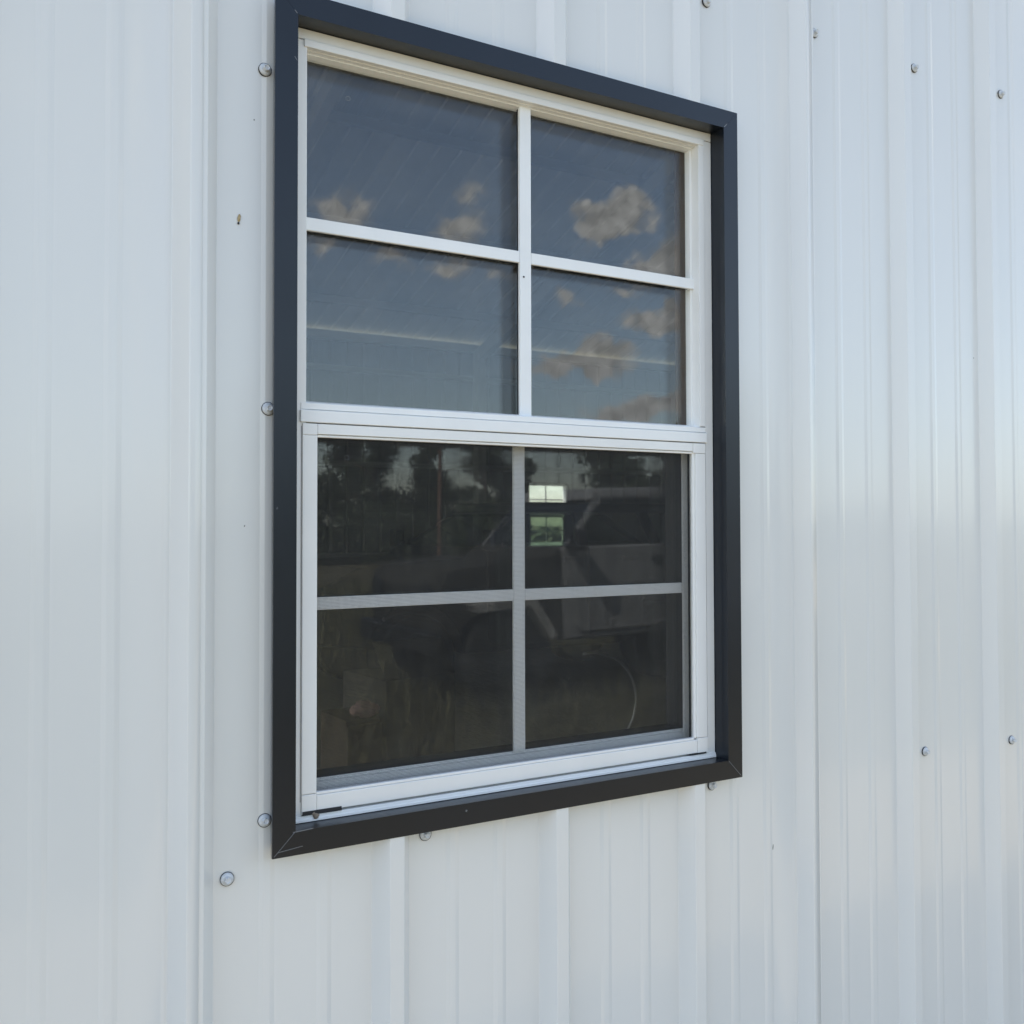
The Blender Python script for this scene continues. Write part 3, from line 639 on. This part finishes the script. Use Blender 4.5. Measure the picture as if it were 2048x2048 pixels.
# ------------------------------------------------------------------ vehicles
def arc(cx, cz, r, a0, a1, n=10): return [(cx+r*math.cos(R(a0+(a1-a0)*i/n)), cz+r*math.sin(R(a0+(a1-a0)*i/n))) for i in range(n+1)]
def vehicle(name, loc, rz, label, body, glass, boxy, belt, roof, wheel_r, flare=None):
    t = empty(name, loc, label, 'vehicle', rz=rz); hw = .78
    fa, ra = (.90, 3.30) if boxy else (.85, 3.45); ar = wheel_r+.09; Ltot = 4.15 if boxy else 4.5
    low = .50 if boxy else .36; hood = belt-.10 if boxy else belt-.12; n_ = 0.62
    pts = [(.02 if not boxy else .32, low+.15), (fa-ar, low+.1)]+arc(fa, wheel_r, ar, 180-20, 20)+[(fa+ar, low), (ra-ar, low)]+arc(ra, wheel_r, ar, 160, 20)+[(ra+ar, low+.1), (Ltot, low+.15), (Ltot, belt), (1.40, belt), (1.30, hood+.03), (.40 if boxy else .35, hood-.03), (.05 if not boxy else .32, hood-.18)]
    cut = 1.42                                    # the front clip (hood, fenders) is a body part of its own
    if boxy:
        rear = [(x, z) for x, z in pts if x > cut]; k0 = pts.index(rear[0])
        bm = bmesh.new(); prism_y(bm, [(cut, low)]+[p for p in pts if p[0] > cut]+[(cut, belt)], -hw, hw); obj('body', bm, body, t, bevel=.02)
        bm = bmesh.new(); prism_y(bm, [p for p in pts[:k0]]+[(cut-.006, low), (cut-.006, belt)]+[p for p in pts[k0:] if p[0] < cut-.006], -hw+.002, hw-.002); obj('front_clip', bm, M_DIMCLIP, t, bevel=.02)
    else:
        bm = bmesh.new(); prism_y(bm, pts, -hw, hw); obj('body', bm, body, t, bevel=.02)
    fz = 1.45; ft = 1.80 if boxy else 1.95; rz_, rt_ = (Ltot-.03, Ltot-.08) if boxy else (Ltot-.15, Ltot-.75); ty = .06 if boxy else .14
    # roof, pillars
    def slab(a, b, z0, z1, y0=-hw, y1=hw): 
        bm_ = bmesh.new(); hexa(bm_, [(a, y0+ty, z0), (b, y0+ty, z0), (b, y1-ty, z0), (a, y1-ty, z0)], [(a+.04, y0+ty+.02, z1), (b-.03, y0+ty+.02, z1), (b-.03, y1-ty-.02, z1), (a+.04, y1-ty-.02, z1)]); return bm_
    obj('roof', slab(ft-.05, rt_+.02, roof-.10, roof), body, t, bevel=.03)
    for s in (-1, 1):
        for (xb, xt, w_) in ((fz, ft, .06), (2.50, 2.52, .10), (3.35, 3.28, .10), (rz_-.10, rt_-.10, .12)):
            bm_ = bmesh.new(); y_b, y_t = s*(hw-.005), s*(hw-ty)
            hexa(bm_, [(xb, y_b, belt), (xb+w_, y_b, belt), (xb+w_, y_b-s*.05, belt), (xb, y_b-s*.05, belt)], [(xt, y_t, roof-.09), (xt+w_, y_t, roof-.09), (xt+w_, y_t-s*.05, roof-.09), (xt, y_t-s*.05, roof-.09)])
            obj('pillar', bm_, body, t)
        for (a, b, c, d) in ((fz+.06, 2.50, ft+.06, 2.52), (2.60, 3.35, 2.62, 3.28), (3.45, rz_-.1, 3.38, rt_-.1)):
            bm_ = bmesh.new(); yb, yt = s*(hw-.02), s*(hw-ty-.012)
            hexa(bm_, [(a, yb, belt), (b, yb, belt), (d, yt, roof-.09), (c, yt, roof-.09)], [(a, yb-s*.005, belt), (b, yb-s*.005, belt), (d, yt-s*.005, roof-.09), (c, yt-s*.005, roof-.09)])
            obj('side_window', bm_, glass, t)
        for (a, b) in ((1.52, 2.54), (2.58, 3.30 if boxy else 3.2)):
            bm_ = bmesh.new(); bot = low+.06; rr = .1
            p_ = [(a, belt-.01), (b, belt-.01)]+arc(b-rr, bot+rr, rr, 0, -90, 5)+arc(a+rr, bot+rr, rr, -90, -180, 5)
            prism_y(bm_, p_, s*hw, s*(hw+.018)); dr = obj('door', bm_, body, t, bevel=.008)
            bm_ = bmesh.new(); y_ = sorted((s*(hw+.02), s*(hw+.055))); box(bm_, b-.24, b-.07, y_[0], y_[1], belt-.14, belt-.10); obj('handle', bm_, M_PLAST, dr, bevel=.008)
        bm_ = bmesh.new(); y_ = sorted((s*(hw+.10), s*(hw+.27))); box(bm_, 1.42, 1.52, y_[0], y_[1], belt-.03, belt+.15); y_ = sorted((s*(hw-.01), s*(hw+.11))); box(bm_, 1.45, 1.50, y_[0], y_[1], belt-.02, belt+.03)
        obj('side_mirror', bm_, M_PLAST, t, bevel=.02)
        if flare:
            for ax in (fa, ra):
                bm_ = bmesh.new(); o_ = [(ax-ar-.16, wheel_r+.12), (ax-ar+.10, wheel_r+ar*.95), (ax+ar-.31, wheel_r+ar*.97), (ax+ar-.12, wheel_r+.17)]; i_ = [(ax-ar-.06, wheel_r+.10), (ax-ar+.14, wheel_r+ar*.82), (ax+ar-.36, wheel_r+ar*.86), (ax+ar-.19, wheel_r+.15)]
                y0_, y1_ = s*hw, s*(hw+.16)
                for k in ((1, 2) if ax == fa else (0, 1, 2)):
                    hexa(bm_, [(o_[k][0], y0_, o_[k][1]), (o_[k+1][0], y0_, o_[k+1][1]), (i_[k+1][0], y0_, i_[k+1][1]), (i_[k][0], y0_, i_[k][1])], [(o_[k][0], y1_, o_[k][1]), (o_[k+1][0], y1_, o_[k+1][1]), (i_[k+1][0], y1_, i_[k+1][1]), (i_[k][0], y1_, i_[k][1])])
                obj('fender_flare', bm_, flare, t)
        for ax in (fa, ra):
            bm_ = bmesh.new(); cyl(bm_, (ax, s*(hw-.22 if s > 0 else hw-.22), wheel_r), (0, s, 0), wheel_r, .24, 28); w__ = obj('wheel', bm_, M_TYRE, t, bevel=.03)
            bm_ = bmesh.new(); cyl(bm_, (ax, s*(hw+.022), wheel_r), (0, s, 0), wheel_r*.58, .006, 20, wheel_r*.5); obj('rim', bm_, M_RIM, w__)
        bm_ = bmesh.new(); cyl(bm_, (.30 if boxy else .03, s*.52, hood-.22), (-1, 0, 0), .09, .03, 16); obj('headlight', bm_, M_RIM, t)
    bm_ = bmesh.new(); hexa(bm_, [(fz, -hw+.03, belt), (fz, hw-.03, belt), (ft, hw-ty-.03, roof-.09), (ft, -hw+ty+.03, roof-.09)], [(fz+.006, -hw+.03, belt), (fz+.006, hw-.03, belt), (ft+.006, hw-ty-.03, roof-.09), (ft+.006, -hw+ty+.03, roof-.09)]); obj('windshield', bm_, glass, t)
    obj('bumper', bxm(.20 if boxy else -.06, .31 if boxy else .02, -hw, hw, low-.02, low+.16), M_PLAST, t, bevel=.02)
    for sx in (1.9, 2.8):
        for sy in (-.38, .38): obj('seat', bxm(sx, sx+.16, sy-.22, sy+.22, .7, belt-.02), M_PLAST, t, bevel=.04)
    return t
jeep = vehicle('offroad_vehicle', (3.37, -6.68, GZ), 0, 'pale boxy off-road vehicle reflected in the lower right pane', M_BODY, M_DARKGLASS, True, 1.27, 1.76, .40, mat('faded_fender_plastic', (.40, .40, .38), rough=.6))
jeep.rotation_euler = (0, R(-1.6), R(3))
obj('badge', bxm(1.18, 1.38, .781, .786, .76, .82), M_PLAST, jeep, bevel=.004)
suv = vehicle('parked_suv', (2.82, 7.3, GZ+.04), 0, 'dark vehicle parked indoors, its roof crossing the bright far window', M_DARKB, M_TINT, False, 1.27, 1.665, .36)

# ------------------------------------------------------------------ clutter indoors, dimly seen low in the panes
bm = bmesh.new()
pts = [(.235*math.cos(R(a)), 0, .235*math.sin(R(a))) for a in range(-75, 105, 5)]; tube(bm, pts, .006, 8)
o = tag(obj('wire_hoop', bm, M_GALV, smooth=True), 'bent bright wire hoop low behind the right lower pane', 'wire hoop'); o.location = (2.59, 2.55, -.79); o.rotation_euler = (R(6), 0, R(-8))
t = empty('cardboard_box', (1.53, 2.16, GZ+.04), 'faded cardboard box low behind the left lower pane', 'box', rz=.12)
obj('carton', bxm(-.14, .14, -.10, .20, 0, .94), M_CARD, t, bevel=.004)
bm = bmesh.new(); hexa(bm, [(-.14, -.10, .941), (.14, -.10, .941), (.14, -.01, 1.06), (-.14, -.01, 1.06)], [(-.14, -.096, .941), (.14, -.096, .941), (.14, -.006, 1.06), (-.14, -.006, 1.06)]); obj('flap', bm, M_CARD, t)
bm = bmesh.new(); bmesh.ops.create_icosphere(bm, subdivisions=3, radius=.045)
for v in bm.verts: v.co *= 1+random.uniform(-.18, .18); v.co.z *= .6
o = tag(obj('rag', bm, M_PINK, smooth=True), 'crumpled pinkish rag beside the cardboard box indoors', 'rag'); o.location = (1.32, 2.03, -.605)
t = empty('wooden_crate', (1.30, 2.1, GZ+.04), 'upright wooden crate carrying the pinkish rag indoors', 'crate')
for k in range(5): obj('slat', bxm(-.06, .06, -.12, -.105, .02+k*.165, .155+k*.165), M_BARK, t)
obj('crate_body', bxm(-.06, .06, -.104, .12, .0, .83), M_BARK, t)
